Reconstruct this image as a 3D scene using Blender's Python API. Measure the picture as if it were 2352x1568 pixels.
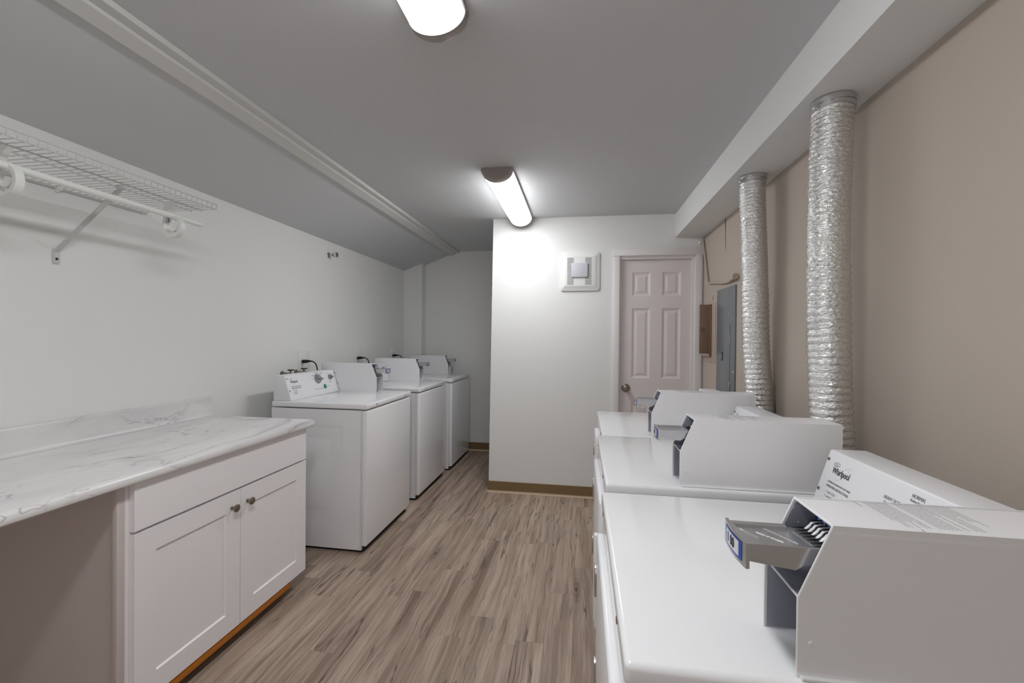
import bpy, bmesh, math, random
from mathutils import Vector, Matrix, noise
random.seed(7)
for o in list(bpy.data.objects): bpy.data.objects.remove(o)
SC = bpy.context.scene
COL = SC.collection
PI = math.pi

# ------------------------------------------------------------------ camera
YAW, PITCH, ROLL, FPX, CAMZ = .159817, -.006431, .008792, 984.98, 1.32
cy, sy, cp, sp = math.cos(YAW), math.sin(YAW), math.cos(PITCH), math.sin(PITCH)
Fv = Vector((-sy*cp, cy*cp, sp)); Rv = Vector((cy, sy, 0)); Uv = Rv.cross(Fv)
R2 = Rv*math.cos(ROLL) + Uv*math.sin(ROLL); U2 = -Rv*math.sin(ROLL) + Uv*math.cos(ROLL)
cd = bpy.data.cameras.new('camera'); cam = bpy.data.objects.new('camera', cd); COL.objects.link(cam)
cd.sensor_width = 36; cd.lens = FPX/2352*36; cd.clip_start = .02
m = Matrix.Identity(4)
for i in range(3):
    m[i][0] = R2[i]; m[i][1] = U2[i]; m[i][2] = -Fv[i]
m[2][3] = CAMZ
cam.matrix_world = m
SC.camera = cam

# ------------------------------------------------------------------ world, exposure, lamp strength
w = bpy.data.worlds.new('world'); SC.world = w; w.use_nodes = True
w.node_tree.nodes['Background'].inputs[0].default_value = (1, .97, .95, 1)
w.node_tree.nodes['Background'].inputs[1].default_value = 0.5
SC.view_settings.view_transform = 'Standard'; SC.view_settings.look = 'None'
SC.view_settings.gamma = 1; SC.view_settings.use_curve_mapping = False
SC.view_settings.exposure = 0.54
LAMP, LAMP2 = 33, 29

# ------------------------------------------------------------------ material helpers
def s2l(c):
    return tuple((x/12.92 if x <= .04045 else ((x+.055)/1.055)**2.4) for x in [v/255 for v in c]) + (1,)
class N:
    def __init__(s, name):
        s.m = bpy.data.materials.new(name); s.m.use_nodes = True; s.t = s.m.node_tree; s.p = s.t.nodes['Principled BSDF']
        s.out = s.t.nodes['Material Output']
    def n(s, typ, **kw):
        x = s.t.nodes.new(typ)
        for k, v in kw.items():
            if k.startswith('i_'):
                kk = k[2:]; kk = int(kk) if kk.isdigit() else kk
                x.inputs[kk].default_value = v
            else: setattr(x, k, v)
        return x
    def l(s, a, b): s.t.links.new(a, b)
    def math(s, op, a, b=None, c=None, clamp=False):
        x = s.n('ShaderNodeMath', operation=op); x.use_clamp = clamp
        for i, v in enumerate((a, b, c)):
            if v is None: continue
            if hasattr(v, 'is_linked'): s.l(v, x.inputs[i])
            else: x.inputs[i].default_value = v
        return x.outputs[0]
    def mix(s, f, a, b, mode='MIX'):
        x = s.n('ShaderNodeMix', data_type='RGBA', blend_type=mode)
        for i, v in ((0, f), (6, a), (7, b)):
            if hasattr(v, 'is_linked'): s.l(v, x.inputs[i])
            else: x.inputs[i].default_value = v
        return x.outputs[2]
    def noise(s, vec, scale, detail=2, rough=.5, dist=0, dim='3D'):
        x = s.n('ShaderNodeTexNoise', noise_dimensions=dim); x.inputs['Scale'].default_value = scale
        x.inputs['Detail'].default_value = detail; x.inputs['Roughness'].default_value = rough; x.inputs['Distortion'].default_value = dist
        if vec is not None: s.l(vec, x.inputs['Vector'])
        return x.outputs[0]
    def coord(s, kind='Object'):
        return s.n('ShaderNodeTexCoord').outputs[kind]
    def mapv(s, vec, scale=(1,1,1), loc=(0,0,0), rot=(0,0,0)):
        x = s.n('ShaderNodeMapping'); x.inputs['Scale'].default_value = scale; x.inputs['Location'].default_value = loc; x.inputs['Rotation'].default_value = rot
        s.l(vec, x.inputs['Vector']); return x.outputs[0]
    def ramp(s, f, stops):
        x = s.n('ShaderNodeValToRGB'); e = x.color_ramp.elements
        while len(e) < len(stops): e.new(.5)
        for i, (p, c) in enumerate(stops): e[i].position = p; e[i].color = c if len(c) == 4 else tuple(c)+(1,)
        s.l(f, x.inputs[0]); return x.outputs[0]
    def bump(s, h, strength, dist):
        x = s.n('ShaderNodeBump'); x.inputs['Strength'].default_value = strength; x.inputs['Distance'].default_value = dist
        s.l(h, x.inputs['Height']); s.l(x.outputs[0], s.p.inputs['Normal']); return x
def mat(name, rgb, rough=.5, metal=0, bump=None, spec=.5, coat=0, var=0):
    k = N(name); c = s2l(rgb)
    k.p.inputs['Base Color'].default_value = c; k.p.inputs['Roughness'].default_value = rough
    k.p.inputs['Metallic'].default_value = metal; k.p.inputs['Specular IOR Level'].default_value = spec
    k.p.inputs['Coat Weight'].default_value = coat
    co = k.coord()
    if var:
        f = k.noise(co, 3.0, 3)
        dark = tuple(x*(1-var) for x in c[:3])+(1,)
        k.l(k.mix(f, dark, c), k.p.inputs['Base Color'])
    if bump:
        sc, st, di = bump
        k.bump(k.noise(co, sc, 3, .55), st, di)
    return k.m
def wall_mat(name, rgb, scale=95, st=.5, dist=.0012, var=.02, rough=.75):
    k = N(name); c = s2l(rgb); co = k.coord()
    k.p.inputs['Roughness'].default_value = rough; k.p.inputs['Specular IOR Level'].default_value = .3
    f = k.noise(co, 1.3, 4, .6)
    k.l(k.mix(f, tuple(x*(1-var) for x in c[:3])+(1,), tuple(min(1, x*(1+var)) for x in c[:3])+(1,)), k.p.inputs['Base Color'])
    a = k.noise(co, scale, 3, .6); b = k.noise(co, 6, 2, .5); pat = k.noise(co, 1.9, 2)
    st2 = k.ramp(pat, [(.38, (.35,)*3), (.62, (1,)*3)])
    h = k.math('ADD', k.math('MULTIPLY', a, st2), k.math('MULTIPLY', b, 1.4))
    k.bump(h, st, dist)
    return k.m
M = {}
M['wall'] = wall_mat('white wall paint', (236, 236, 234))
M['closet'] = wall_mat('white textured wall', (233, 233, 232), 70, .6, .0016)
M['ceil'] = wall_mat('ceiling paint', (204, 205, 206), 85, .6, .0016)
M['tan'] = wall_mat('tan wall paint', (190, 178, 167), 90, .8, .0018, var=.04)
M['trimw'] = mat('white trim paint', (234, 230, 229), .45)
M['doorp'] = mat('door paint', (232, 223, 222), .42, bump=(60, .15, .001))
M['enamel'] = mat('white appliance enamel', (242, 242, 244), .16, coat=.3, spec=.5)
M['enamel2'] = mat('white powder coat', (238, 237, 239), .32, bump=(400, .08, .0004))
M['panelw'] = mat('console panel white', (238, 238, 241), .3)
M['cab'] = mat('white cabinet paint', (243, 240, 242), .38)
M['cabside'] = mat('cabinet side laminate', (212, 200, 198), .5)
M['rawwood'] = mat('orange raw plywood', (196, 118, 30), .6, var=.2, bump=(90, .2, .001))
M['dark'] = mat('black rubber', (18, 15, 14), .7)
M['black'] = mat('black print', (28, 28, 30), .6)
M['greyprint'] = mat('grey print', (128, 127, 131), .6)
M['lightprint'] = mat('light grey print', (158, 157, 161), .6)
M['chrome'] = mat('chrome', (200, 200, 202), .12, 1, bump=(30, .15, .002))
M['castmetal'] = mat('cast coin slide metal', (206, 206, 208), .26, .85, bump=(160, .1, .0006))
M['galv'] = mat('grey inner sheet metal', (158, 160, 170), .45, .35)
M['nickel'] = mat('brushed nickel', (150, 140, 130), .28, 1)
M['knobgrey'] = mat('grey plastic knob', (150, 149, 155), .35)
M['blue'] = mat('blue label print', (28, 72, 165), .35)
M['lblue'] = mat('pale blue label print', (185, 205, 238), .35)
M['labelw'] = mat('white label', (225, 226, 230), .35)
M['green'] = mat('green start button', (20, 120, 70), .3)
M['mint'] = mat('pale green button face', (120, 190, 150), .3)
M['wire'] = mat('white vinyl coated wire', (205, 205, 203), .4)
M['plast'] = mat('white plastic', (233, 234, 231), .4)
M['lens'] = mat('frosted lens plastic', (205, 205, 214), .3)
M['fixt'] = mat('satin grey end cap', (168, 160, 155), .35, .3)
M['epanel'] = mat('blue grey panel enamel', (118, 124, 128), .3, spec=.6)
M['brown'] = mat('brown painted steel', (132, 106, 88), .35, bump=(30, .1, .001))
M['tanp'] = mat('tan painted metal', (186, 168, 156), .55)
M['cablem'] = mat('tan painted cable', (188, 174, 160), .5)
M['cove'] = mat('olive brown cove base', (132, 108, 72), .45, var=.15)
M['covetoe'] = mat('cream cove toe', (214, 190, 160), .5)
M['stain'] = mat('brown wall crack', (110, 88, 74), .9)

def diffuser(name, st, L):
    # emission fades towards both ends, added to soften the hot patch on the wall
    k = N(name); co = k.coord(); sp_ = k.n('ShaderNodeSeparateXYZ'); k.l(co, sp_.inputs[0])
    e0 = k.math('DIVIDE', sp_.outputs[1], .30, clamp=True); e1 = k.math('DIVIDE', k.math('SUBTRACT', L, sp_.outputs[1]), .60, clamp=True)
    e = k.math('MULTIPLY_ADD', k.math('MULTIPLY', e0, e1), .95, .05)
    hz = k.math('MULTIPLY_ADD', k.math('POWER', k.math('DIVIDE', sp_.outputs[2], -.080, clamp=True), 1.4), .86, .14)   # emission also dimmed up the sides to cut the ceiling glow
    f = k.math('MULTIPLY', k.math('MULTIPLY', e, hz), st)
    k.l(f, k.p.inputs['Emission Strength'])
    k.p.inputs['Base Color'].default_value = (.9, .9, .9, 1); k.p.inputs['Roughness'].default_value = .4
    k.p.inputs['Emission Color'].default_value = (.965, .985, 1, 1)
    return k.m
M['lamp'] = diffuser('lit diffuser', LAMP, 1.145); M['lamp2'] = diffuser('lit diffuser far', LAMP2, 1.09)

def foil_mat():
    k = N('crinkled aluminium foil'); co = k.coord()
    k.p.inputs['Metallic'].default_value = 1; k.p.inputs['Roughness'].default_value = .14
    k.p.inputs['Base Color'].default_value = (.85, .85, .84, 1)
    c1 = k.mapv(co, (1, 1, 2.2))
    v = k.n('ShaderNodeTexVoronoi'); v.inputs['Scale'].default_value = 75; k.l(c1, v.inputs['Vector'])
    n1 = k.noise(c1, 60, 4, .65, 1.2)
    h = k.math('ADD', k.math('MULTIPLY', v.outputs[0], .7), n1)
    k.bump(h, 1.0, .0034)
    return k.m
M['foil'] = foil_mat()

def marble():
    k = N('white marble laminate'); co = k.coord()
    k.p.inputs['Roughness'].default_value = .28
    base = s2l((238, 237, 236)); 
    def vein(scale, loc, rot, wid, dist, msc, seedm):
        c = k.mapv(co, scale, loc, (0, 0, rot))
        n = k.noise(c, 1, 4, .5, dist)
        r = k.math('ABSOLUTE', k.math('SUBTRACT', n, .5))
        line = k.math('SUBTRACT', 1, k.math('DIVIDE', r, wid), clamp=True)
        msk = k.noise(k.mapv(co, (1, 1, 1), (seedm, 2, 1)), msc, 3)
        mk = k.ramp(msk, [(.44, (0,)*3), (.62, (1,)*3)])
        return k.math('MULTIPLY', line, mk)
    v1 = vein((4.6, 1.7, 4.5), (3, 1, 0), .5, .010, .7, 2.2, 4)
    v2 = vein((7.5, 2.2, 7), (7, 5, 2), .3, .012, .9, 2.6, 9)
    v3 = vein((4.6, 1.7, 4.5), (3.02, 1, 0), .5, .06, .7, 2.2, 4)
    cl = k.noise(k.mapv(co, (3, 1.2, 3), (0, 0, 0), (0, 0, .3)), 2, 5, .6, .5)
    c0 = k.mix(k.ramp(cl, [(.35, (0,)*3), (.75, (1,)*3)]), base, s2l((222, 217, 219)))
    c1 = k.mix(k.math('MULTIPLY', v3, .30), c0, s2l((165, 158, 162)))
    c2 = k.mix(k.math('MULTIPLY', v1, .75), c1, s2l((128, 122, 128)))
    c3 = k.mix(k.math('MULTIPLY', v2, .65), c2, s2l((140, 134, 140)))
    k.l(c3, k.p.inputs['Base Color'])
    return k.m
M['marble'] = marble()

def floor_mat():
    k = N('rustic wood plank vinyl'); co = k.coord()
    sep = k.n('ShaderNodeSeparateXYZ'); k.l(co, sep.inputs[0]); x, y = sep.outputs[0], sep.outputs[1]
    W, L = .122, .92
    xs = k.math('DIVIDE', k.math('ADD', x, 10.03), W); ix = k.math('FLOOR', xs); fx = k.math('SUBTRACT', xs, ix)
    wn = k.n('ShaderNodeTexWhiteNoise', noise_dimensions='1D'); k.l(ix, wn.inputs['W'])
    ys = k.math('ADD', k.math('DIVIDE', k.math('ADD', y, 10), L), k.math('MULTIPLY', wn.outputs[0], 7.3)); iy = k.math('FLOOR', ys); fy = k.math('SUBTRACT', ys, iy)
    wn2 = k.n('ShaderNodeTexWhiteNoise', noise_dimensions='2D')
    cmb = k.n('ShaderNodeCombineXYZ'); k.l(ix, cmb.inputs[0]); k.l(iy, cmb.inputs[1]); k.l(cmb.outputs[0], wn2.inputs['Vector'])
    rid = wn2.outputs[0]
    # per plank offset coordinates
    v = k.n('ShaderNodeCombineXYZ')
    k.l(k.math('ADD', x, k.math('MULTIPLY', rid, 31)), v.inputs[0]); k.l(k.math('ADD', y, k.math('MULTIPLY', rid, 57)), v.inputs[1]); k.l(k.math('MULTIPLY', rid, 13), v.inputs[2])
    pv = v.outputs[0]
    # slow warp of the grain
    wv = k.noise(k.mapv(pv, (5, 2.2, 1)), 1, 3, .5)
    v2 = k.n('ShaderNodeCombineXYZ')
    sp2 = k.n('ShaderNodeSeparateXYZ'); k.l(pv, sp2.inputs[0])
    k.l(k.math('ADD', sp2.outputs[0], k.math('MULTIPLY', wv, .05)), v2.inputs[0]); k.l(sp2.outputs[1], v2.inputs[1]); k.l(sp2.outputs[2], v2.inputs[2])
    gv = v2.outputs[0]
    fine = k.noise(k.mapv(gv, (210, 5, 1)), 1, 3, .6)
    med = k.noise(k.mapv(gv, (46, 1.5, 1)), 1, 4, .6)
    big = k.noise(k.mapv(gv, (11, .9, 1)), 1, 4, .55)
    base = k.ramp(big, [(.28, s2l((112, 91, 74))), (.48, s2l((152, 131, 113))), (.75, s2l((180, 160, 141)))])
    base = k.mix(k.math('MULTIPLY', rid, .3), base, s2l((152, 132, 118)))
    base = k.mix(k.ramp(med, [(.3, (.55,)*3), (.5, (0,)*3)]), base, s2l((100, 76, 62)))
    base = k.mix(k.ramp(fine, [(.34, (.4,)*3), (.52, (0,)*3)]), base, s2l((108, 84, 70)))
    base = k.mix(k.ramp(fine, [(.55, (0,)*3), (.75, (.25,)*3)]), base, s2l((190, 168, 150)))
    # heart bands: broad darker streaks
    band = k.noise(k.mapv(gv, (14, .55, 1), (5, 3, 2)), 1, 3, .5)
    bm_ = k.ramp(band, [(.55, (0,)*3), (.64, (.62,)*3)])
    base = k.mix(bm_, base, s2l((104, 84, 70)))
    # cracks: wandering dark lines
    def crack(sx, sy_, wid, off, lo, hi):
        n = k.noise(k.mapv(gv, (sx, sy_, 1), (off, off*2, 0)), 1, 3, .55)
        r = k.math('ABSOLUTE', k.math('SUBTRACT', n, .5))
        ln = k.math('SUBTRACT', 1, k.math('DIVIDE', r, wid), clamp=True)
        mk = k.ramp(k.noise(k.mapv(pv, (9, 1.5, 1), (off, 0, 5)), 1, 3), [(lo, (0,)*3), (hi, (1,)*3)])
        return k.math('MULTIPLY', ln, mk)
    c1 = crack(14, .75, .014, 3, .44, .56); c2 = crack(30, 1.3, .022, 8, .48, .6)
    base = k.mix(k.math('MULTIPLY', c1, .85), base, s2l((62, 44, 36)))
    base = k.mix(k.math('MULTIPLY', c2, .6), base, s2l((74, 55, 45)))
    # knots
    vo = k.n('ShaderNodeTexVoronoi'); vo.inputs['Scale'].default_value = 1; k.l(k.mapv(gv, (7, 1.7, .01)), vo.inputs['Vector'])
    d = vo.outputs['Distance']
    ring = k.math('SINE', k.math('MULTIPLY', d, 75))
    kn = k.ramp(d, [(.07, (1,)*3), (.22, (0,)*3)])
    sel = k.n('ShaderNodeSeparateColor'); k.l(vo.outputs['Color'], sel.inputs[0])
    keep = k.math('GREATER_THAN', sel.outputs[0], .62)
    knm = k.math('MULTIPLY', kn, keep)
    base = k.mix(k.math('MULTIPLY', knm, .45), base, s2l((84, 64, 52)))
    base = k.mix(k.math('MULTIPLY', k.math('MULTIPLY', knm, k.math('MAXIMUM', ring, 0)), .55), base, s2l((66, 48, 38)))
    core = k.math('MULTIPLY', k.ramp(d, [(.02, (1,)*3), (.05, (0,)*3)]), keep)
    base = k.mix(core, base, s2l((48, 33, 26)))
    # seams
    ex = k.math('MINIMUM', fx, k.math('SUBTRACT', 1, fx)); ey = k.math('MINIMUM', fy, k.math('SUBTRACT', 1, fy))
    sm = k.math('MAXIMUM', k.math('LESS_THAN', ex, .006), k.math('LESS_THAN', ey, .0010))
    base = k.mix(k.math('MULTIPLY', sm, .3), base, s2l((84, 64, 52)))
    vm = k.n('ShaderNodeVectorMath', operation='SCALE'); vm.inputs['Scale'].default_value = 1.36; hs = k.n('ShaderNodeHueSaturation'); hs.inputs['Saturation'].default_value = .86; k.l(base, hs.inputs['Color']); k.l(hs.outputs[0], vm.inputs[0])
    k.l(vm.outputs[0], k.p.inputs['Base Color'])
    k.p.inputs['Roughness'].default_value = .42; k.p.inputs['Specular IOR Level'].default_value = .35
    k.bump(k.math('SUBTRACT', k.math('ADD', k.math('MULTIPLY', fine, .4), med), k.math('MULTIPLY', c1, 1.5)), .25, .001)
    return k.m
M['floor'] = floor_mat()

# ------------------------------------------------------------------ mesh helpers
def nb(): return bmesh.new()
def merge(dst, src):
    me = bpy.data.meshes.new('tmp'); src.to_mesh(me); src.free(); dst.from_mesh(me); bpy.data.meshes.remove(me)
def box(bm, x0, x1, y0, y1, z0, z1, bev=0, seg=2, mi=0):
    t = bmesh.new()
    r = bmesh.ops.create_cube(t, size=1)
    for v in t.verts:
        v.co.x = (x0+x1)/2 + v.co.x*(x1-x0); v.co.y = (y0+y1)/2 + v.co.y*(y1-y0); v.co.z = (z0+z1)/2 + v.co.z*(z1-z0)
    if bev: bmesh.ops.bevel(t, geom=list(t.edges), offset=bev, segments=seg, affect='EDGES', profile=.5)
    for f in t.faces: f.material_index = mi
    merge(bm, t)
def prism(bm, pts, a0, a1, axis='y', bev=0, seg=2, mi=0):
    """polygon pts in the plane perpendicular to axis, extruded from a0 to a1. axis y: pts=(x,z); x: (y,z); z: (x,y)"""
    t = bmesh.new()
    def mk(p, a):
        return {'y': (p[0], a, p[1]), 'x': (a, p[0], p[1]), 'z': (p[0], p[1], a)}[axis]
    A = [t.verts.new(mk(p, a0)) for p in pts]; B = [t.verts.new(mk(p, a1)) for p in pts]
    n = len(pts)
    t.faces.new(A); t.faces.new(B[::-1])
    for i in range(n): t.faces.new((A[i], B[i], B[(i+1) % n], A[(i+1) % n]))
    bmesh.ops.recalc_face_normals(t, faces=t.faces)
    if bev: bmesh.ops.bevel(t, geom=list(t.edges), offset=bev, segments=seg, affect='EDGES', profile=.5)
    for f in t.faces: f.material_index = mi
    merge(bm, t)
def frame_for(d):
    d = Vector(d).normalized(); a = Vector((0, 0, 1)) if abs(d.z) < .9 else Vector((1, 0, 0))
    u = d.cross(a).normalized(); return u, d.cross(u).normalized(), d
def lathe(bm, prof, org, axis, n=24, mi=0):
    """prof list of (dist along axis, radius)"""
    u, v, d = frame_for(axis); org = Vector(org); t = bmesh.new(); rings = []
    for (h, r) in prof:
        if r < 1e-6: rings.append([t.verts.new(org+d*h)])
        else: rings.append([t.verts.new(org+d*h+(u*math.cos(2*PI*i/n)+v*math.sin(2*PI*i/n))*r) for i in range(n)])
    for a, b in zip(rings, rings[1:]):
        for i in range(n):
            j = (i+1) % n
            if len(a) == 1 and len(b) == 1: continue
            if len(a) == 1: t.faces.new((a[0], b[i], b[j]))
            elif len(b) == 1: t.faces.new((a[i], b[0], a[j]))
            else: t.faces.new((a[i], b[i], b[j], a[j]))
    for r in (rings[0], rings[-1]):
        if len(r) > 1: t.faces.new(r)
    bmesh.ops.recalc_face_normals(t, faces=t.faces)
    for f in t.faces: f.material_index = mi
    merge(bm, t)
def tube(bm, pts, r, n=10, mi=0):
    pts = [Vector(p) for p in pts]; t = bmesh.new(); rings = []
    prev = None
    for i, p in enumerate(pts):
        d = (pts[min(i+1, len(pts)-1)] - pts[max(i-1, 0)]).normalized()
        if prev is None: u, v, _ = frame_for(d)
        else:
            u = (prev - d*prev.dot(d)).normalized(); v = d.cross(u)
        prev = u
        rings.append([t.verts.new(p+(u*math.cos(2*PI*k/n)+v*math.sin(2*PI*k/n))*r) for k in range(n)])
    for a, b in zip(rings, rings[1:]):
        for i in range(n): t.faces.new((a[i], b[i], b[(i+1) % n], a[(i+1) % n]))
    t.faces.new(rings[0]); t.faces.new(rings[-1])
    bmesh.ops.recalc_face_normals(t, faces=t.faces)
    for f in t.faces: f.material_index = mi
    merge(bm, t)
def bez(ps, n=10):
    """Catmull-Rom through ps"""
    ps = [Vector(p) for p in ps]; out = []
    for i in range(len(ps)-1):
        p0 = ps[max(i-1, 0)]; p1 = ps[i]; p2 = ps[i+1]; p3 = ps[min(i+2, len(ps)-1)]
        for k in range(n):
            t = k/n
            out.append(.5*((2*p1)+(-p0+p2)*t+(2*p0-5*p1+4*p2-p3)*t*t+(-p0+3*p1-3*p2+p3)*t**3))
    out.append(ps[-1]); return out
def obj(name, bm, mats, parent=None, smooth=True, ang=35):
    me = bpy.data.meshes.new(name)
    if smooth:
        for f in bm.faces: f.smooth = True
        for e in bm.edges:
            if len(e.link_faces) == 2 and e.calc_face_angle(0) > math.radians(ang): e.smooth = False
    bm.to_mesh(me); bm.free()
    for x in (mats if isinstance(mats, (list, tuple)) else [mats]): me.materials.append(x)
    o = bpy.data.objects.new(name, me); COL.objects.link(o)
    if parent: o.parent = parent
    return o
def empty(name, loc=(0,0,0), rz=0):
    o = bpy.data.objects.new(name, None); o.empty_display_size = .1; COL.objects.link(o); o.location = loc; o.rotation_euler = (0, 0, rz); return o
def tag(o, label, cat, group=None):
    o['label'] = label; o['category'] = cat
    if group: o['group'] = group
    return o
def struct(name, bm, m, parent=None, **kw):
    o = obj(name, bm, m, parent, **kw)
    if not parent: o['kind'] = 'structure'
    return o
def dup(root, loc, rz, label):
    r = root.copy(); COL.objects.link(r); r.location = loc; r.rotation_euler = (0, 0, rz); r['label'] = label
    for ch in list(root.children):
        c = ch.copy(); COL.objects.link(c); c.parent = r
        for g in list(ch.children):
            d = g.copy(); COL.objects.link(d); d.parent = c
    return r
def text_bm(bm, s, size, mtx, xs=1.0, mi=0, ext=.0002, align='LEFT', bold=0):
    cu = bpy.data.curves.new('t', 'FONT'); cu.body = s; cu.size = size; cu.extrude = ext; cu.align_x = align; cu.offset = bold; cu.resolution_u = 3
    o = bpy.data.objects.new('t', cu); COL.objects.link(o)
    dg = bpy.context.evaluated_depsgraph_get(); me = bpy.data.meshes.new_from_object(o.evaluated_get(dg))
    me.transform(Matrix.Diagonal((xs, 1, 1, 1))); me.transform(mtx)
    t = bmesh.new(); t.from_mesh(me)
    for f in t.faces: f.material_index = mi
    merge(bm, t)
    bpy.data.objects.remove(o); bpy.data.curves.remove(cu); bpy.data.meshes.remove(me)
def quad(bm, pts, mi=0):
    f = bm.faces.new([bm.verts.new(p) for p in pts]); f.material_index = mi; return f

# ------------------------------------------------------------------ room shell
XL, XR, YB, YN, YA = -2.072, .957, 3.62, -1.3, 4.926
b = nb(); quad(b, [(XL-.1, YN-.1, 0), (XR+.1, YN-.1, 0), (XR+.1, YA+.1, 0), (XL-.1, YA+.1, 0)]); box(b, XL-.1, XR+.1, YN-.1, YA+.1, -.1, -.001)
struct('floor', b, M['floor'], smooth=False)
b = nb(); box(b, XL-.1, XL, YN, YA+.1, 0, 2.6); struct('wall_left', b, M['wall'])
b = nb(); box(b, XL, -1.3, YN-.1, YN, 0, 2.6); box(b, .6, XR, YN-.1, YN, 0, 2.6); box(b, -1.3, .6, YN-.1, YN, 2.1, 2.6); struct('wall_front', b, M['wall'])  # unseen wall, its wide opening added to let in fill light
b = nb(); box(b, XL, -.66, YA, YA+.1, 0, 2.6); box(b, XL, -1.85, 4.80, YA, 0, 2.6); struct('wall_alcove', b, M['wall'])
b = nb(); box(b, XR, XR+.1, YN, 3.75, 0, 2.6); struct('wall_right', b, M['tan'])
# wall around the door, slightly out of plumb left corner
b = nb()
def wallquadbox(x00, x01, x10, x11, y0, y1, z0, z1):
    t = bmesh.new(); vs = [t.verts.new(p) for p in [(x00, y0, z0), (x01, y0, z0), (x01, y1, z0), (x00, y1, z0), (x10, y0, z1), (x11, y0, z1), (x11, y1, z1), (x10, y1, z1)]]
    for f in [(0, 1, 2, 3), (4, 5, 6, 7), (0, 1, 5, 4), (1, 2, 6, 5), (2, 3, 7, 6), (3, 0, 4, 7)]: t.faces.new([vs[i] for i in f])
    bmesh.ops.recalc_face_normals(t, faces=t.faces); merge(b, t)
wallquadbox(-.778, .300, -.752, .300, YB, YB+.11, 0, 2.6)
box(b, .300, .899, YB, YB+.11, 2.005, 2.6); box(b, .899, XR+.1, YB, YB+.11, 0, 2.6)
wallquadbox(-.778, -.668, -.752, -.642, YB+.11, YA, 0, 2.6)
box(b, .29, .91, YB+.10, YB+.16, 0, 2.1)
bmesh.ops.remove_doubles(b, verts=b.verts, dist=1e-5)
struct('wall_back', b, M['closet'], smooth=False)
# ceiling: flat part, slope down to the left wall, boxed soffit on the right
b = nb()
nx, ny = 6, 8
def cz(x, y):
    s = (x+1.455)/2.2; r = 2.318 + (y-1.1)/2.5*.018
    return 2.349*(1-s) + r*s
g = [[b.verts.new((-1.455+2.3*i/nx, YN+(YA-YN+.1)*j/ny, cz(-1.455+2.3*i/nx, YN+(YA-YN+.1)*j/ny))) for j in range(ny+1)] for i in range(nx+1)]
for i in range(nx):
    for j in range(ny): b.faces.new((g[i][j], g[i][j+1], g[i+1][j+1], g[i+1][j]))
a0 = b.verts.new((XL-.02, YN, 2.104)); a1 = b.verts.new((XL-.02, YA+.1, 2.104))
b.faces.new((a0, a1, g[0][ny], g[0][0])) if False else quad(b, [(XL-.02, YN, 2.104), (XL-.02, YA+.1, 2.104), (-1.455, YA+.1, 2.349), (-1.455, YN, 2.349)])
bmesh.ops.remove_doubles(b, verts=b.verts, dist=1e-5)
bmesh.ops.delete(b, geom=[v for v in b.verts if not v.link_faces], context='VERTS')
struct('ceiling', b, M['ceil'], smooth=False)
b = nb(); box(b, .741, XR, YN, YB, 2.146, 2.45); struct('trim_2', b, mat('soffit paint', (228, 228, 227), .7, bump=(90, .3, .001)))
bpy.data.objects['trim_2']['label'] = 'white boxed soffit running along the top of the tan wall'
# trim along the slope edge
b = nb(); prism(b, [(-1.538, 2.318), (-1.530, 2.297), (-1.480, 2.318), (-1.476, 2.328), (-1.437, 2.330), (-1.432, 2.360), (-1.48, 2.36)], YN, YA, 'y')
o = struct('trim_1', b, mat('ceiling trim paint', (208, 208, 204), .6), smooth=False); o['label'] = 'narrow stepped trim board where flat ceiling meets slope'
# cove bases
def cove(name, x0, x1, y, h, side=None):
    b = nb(); prism(b, [(y, h), (y-.006, h-.002), (y-.008, .02), (y-.014, .015), (y, .015)], x0, x1, 'x', mi=0)
    prism(b, [(y, .016), (y-.012, .016), (y-.017, .006), (y-.018, 0), (y, 0)], x0, x1, 'x', mi=1)
    if side:
        xs, y1 = side
        prism(b, [(xs, h), (xs-.006, h-.002), (xs-.008, .02), (xs, .015)], y, y1, 'y', mi=0); prism(b, [(xs, .016), (xs-.012, .016), (xs-.018, 0), (xs, 0)], y, y1, 'y', mi=1)
    o = struct(name, b, [M['cove'], M['covetoe']], smooth=False); return o
cove('baseboard_back', -.786, .255, YB, .094, side=(-.778, YA-.02))
cove('baseboard_alcove', XL, -.786, YA, .094)
# crack in the tan wall under the soffit
b = nb(); quad(b, [(.9562, 3.112, 2.147), (.9562, 3.088, 2.147), (.9562, 3.092, 2.06), (.9562, 3.088, 2.00), (.9562, 3.093, 1.93), (.9562, 3.098, 1.94), (.9562, 3.100, 2.05)])
o = obj('wall_crack', b, M['stain'], bpy.data.objects['wall_right'], smooth=False)

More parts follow.
